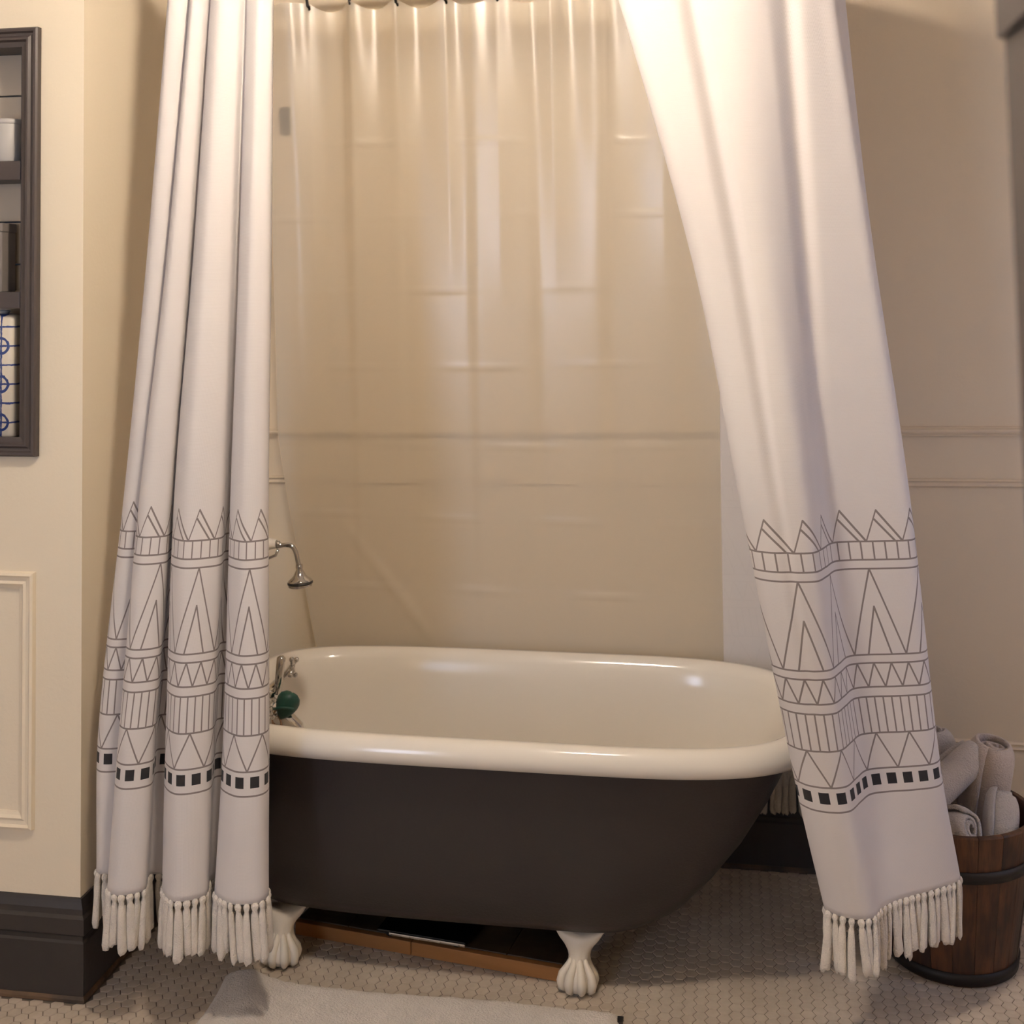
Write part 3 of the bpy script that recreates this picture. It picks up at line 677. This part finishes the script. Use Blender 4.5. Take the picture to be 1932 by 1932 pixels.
# ------------------------------------------------------------------ wooden platform and scale under the tub
pf = empty('wooden_platform', (-1.102, 3.073, 0), -.160); tag(pf, 'low plank platform with orange pine edge under the tub', 'platform')
W_ = .722
for x0, x1 in ((0, .327), (.329, W_)): box('edge_board', x0, x1, 0, .018, .001, .034, 'board', pf, .0015)
for k in range(5): box('plank', k*W_/5+.001, (k+1)*W_/5-.001, .0185, .30, .018, .036, 'plank_dark', pf, .0015)
for y in (.06, .25): box('batten', .02, W_-.02, y, y+.03, .001, .0178, 'plank_dark', pf)
bs = empty('bathroom_scale', (-.735, 3.122, .036), -.14); tag(bs, 'flat black glass bathroom scale with silver edge under the tub', 'scale')
link('plate', boxmesh('plate', -.12, .12, -.11, .11, .012, .020, .003), 'glassblack', bs)
link('edge_strip', boxmesh('edge_strip', -.085, .12, -.1165, -.1105, .011, .0185, .002), 'chrome', bs)
for x in (-.09, .09):
    for y in (-.085, .085): put('foot', lathe([(0, 0), (.015, 0), (.015, .0118), (0, .0118)], 14, (x, y, 0)), 'black_rubber', bs)

# ------------------------------------------------------------------ bath mat
def matmesh():
    nx, ny = 130, 60; vs = []; x0, x1, y1, y0 = -1.205, -.243, 2.852, 2.36
    from mathutils import noise
    for layer in (1, 0):
        for j in range(ny):
            for i in range(nx):
                s, t = i/(nx-1), j/(ny-1); x, y = x0+(x1-x0)*s, y1+(y0-y1)*t
                y += .006*math.sin(x*9) - .01*s; x += .008*math.sin(y*12) + .025*(1-s)*t
                e = min(s*(nx-1), (1-s)*(nx-1), t*(ny-1), (1-t)*(ny-1)); edge = min(1, e/2.5)
                z = .004 + .014*edge + .009*max(0, noise.noise((x*7, y*9, 1)))*edge + .003*noise.noise((x*45, y*45, 2)) + .022*math.exp(-((x+1.13+.25*(y-2.85))/.05)**2)*edge*(t < .7)
                vs.append((x, y, max(.002, z) if layer else .0012))
    n_ = nx*ny; fs = []
    for j in range(ny-1):
        for i in range(nx-1):
            a = j*nx+i; fs.append((a, a+nx, a+nx+1, a+1)); fs.append((n_+a, n_+a+1, n_+a+nx+1, n_+a+nx))
    bd = [i for i in range(nx)] + [j*nx+nx-1 for j in range(1, ny)] + [(ny-1)*nx+i for i in range(nx-2, -1, -1)] + [j*nx for j in range(ny-2, 0, -1)]
    for k in range(len(bd)):
        a, b = bd[k], bd[(k+1) % len(bd)]; fs.append((a, b, b+n_, a+n_))
    return vs, fs
mt = empty('bath_mat', (-.72, 2.6, 0)); tag(mt, 'white terry bath mat on the hexagon tile floor', 'bath mat')
v, f = matmesh(); put('terry_pad', ([(a+.72, b-2.6, c) for a, b, c in v], f), 'mat', mt)
link('label_tag', boxmesh('label_tag', .478, .492, .208, .232, .003, .008, .001), 'black_rubber', mt)

# ------------------------------------------------------------------ bucket with towels
BX, BY, BH, R0, R1 = .565, 3.235, .375, .152, .205
bu = empty('wooden_bucket', (BX, BY, 0)); tag(bu, 'round burnt wood stave bucket with dark hoops, holding towels', 'bucket')
NS = 20
def rad(z): return R0 + (R1-R0)*z/BH
def stave():
    w = PI/NS*.975; rings = []; seg = 4
    for z in (0.0, .004, BH*.5, BH-.004, BH):
        e = .002 if z in (0.0, BH) else 0
        r = rad(z)
        outer = [((r-e)*math.cos(a), (r-e)*math.sin(a), z) for a in np.linspace(-w, w, seg+1)]
        inner = [((r-.016+e)*math.cos(a), (r-.016+e)*math.sin(a), z) for a in np.linspace(w, -w, seg+1)]
        rings.append(outer+inner)
    return loft(rings)
sm = fix(mesh('stave', *stave())); sm.materials.append(M['stave'])
for k in range(NS):
    o = bpy.data.objects.new('stave', sm); C.objects.link(o); o.parent = bu; o.rotation_euler = (0, 0, 2*PI*k/NS); s = 1+random.uniform(-.006, .006); o.scale = (s, s, 1)
put('bottom_board', lathe([(0, .012), (R0-.012, .012), (R0-.012, .026), (0, .026)], 32), 'plank_dark', bu, False)
for z0, z1 in ((.262, .290), (.006, .034)):
    put('hoop', loft([[((rad(z)+d)*math.cos(2*PI*j/64), (rad(z)+d)*math.sin(2*PI*j/64), z) for j in range(64)] for z, d in ((z0, -.002), (z0, .0045), (z1, .0045), (z1, -.002))], True, (False, False)), 'hoop', bu)
def roll_mesh(r, length, turns, seed, th=.011):
    """towel rolled up: a spiral of thick cloth, axis along z, soft ends"""
    rs = random.Random(seed); n = int(turns*22); rings = []; nl = 14
    from mathutils import noise
    for l in range(nl+1):
        f = l/nl; z = (f-.5)*length; ring_o, ring_i = [], []
        for k in range(n+1):
            a = 2*PI*turns*k/n; rr = .012 + (r-.012)*k/n
            d = .006*noise.noise((math.cos(a)*1.5+seed, math.sin(a)*1.5, f*3)) * (k/n)
            sag = (1-.25*abs(2*f-1)**6)
            zz2 = z + .010*(k/n)*(2*f-1)*math.sin(a*.5+seed) + .012*noise.noise((k*.05, f*2, seed))
            ro, ri = (rr+th/2)*sag+d, (rr-th/2)*sag+d
            ring_o.append((ro*math.cos(a), ro*math.sin(a), zz2)); ring_i.append((ri*math.cos(a), ri*math.sin(a), zz2))
        rings.append(ring_o + ring_i[::-1])
    vs, fs = loft(rings, True, (False, False)); m = 2*(n+1)
    for b in (0, nl*m):
        for k in range(n): fs.append((b+k, b+k+1, b+m-2-k, b+m-1-k))
    return vs, fs
def towel(label, loc, rot, r, length, turns, seed, mat):
    e = empty('rolled_towel', loc); e.rotation_euler = rot
    tag(e, label, 'towel', 'rolled towels in the bucket')
    o = put('roll', roll_mesh(r, length, turns, seed), mat, e)
    return e
towel('plump cream towel roll standing at the back of the bucket, open end up', (BX+.108, BY+.07, .385), (.12, .12, .4), .062, .24, 2.6, 1, 'towel2')
towel('towel roll leaning left to right across the bucket middle', (BX-.02, BY-.0, .415), (-.35, .98, .12), .045, .27, 2.4, 2, 'towel')
towel('short towel roll lying low at the bucket front by the curtain', (BX-.035, BY-.108, .352), (1.2, .2, .75), .050, .17, 2.3, 3, 'towel')
towel('towel roll poking up behind the curtain edge, farthest back on the left', (BX+.02, BY+.135, .40), (-.25, -.12, 1.1), .050, .22, 2.5, 4, 'towel')
towel('small towel roll at the right rim of the bucket', (BX+.112, BY-.072, .342), (.45, .35, 2.2), .042, .18, 2.3, 5, 'towel')
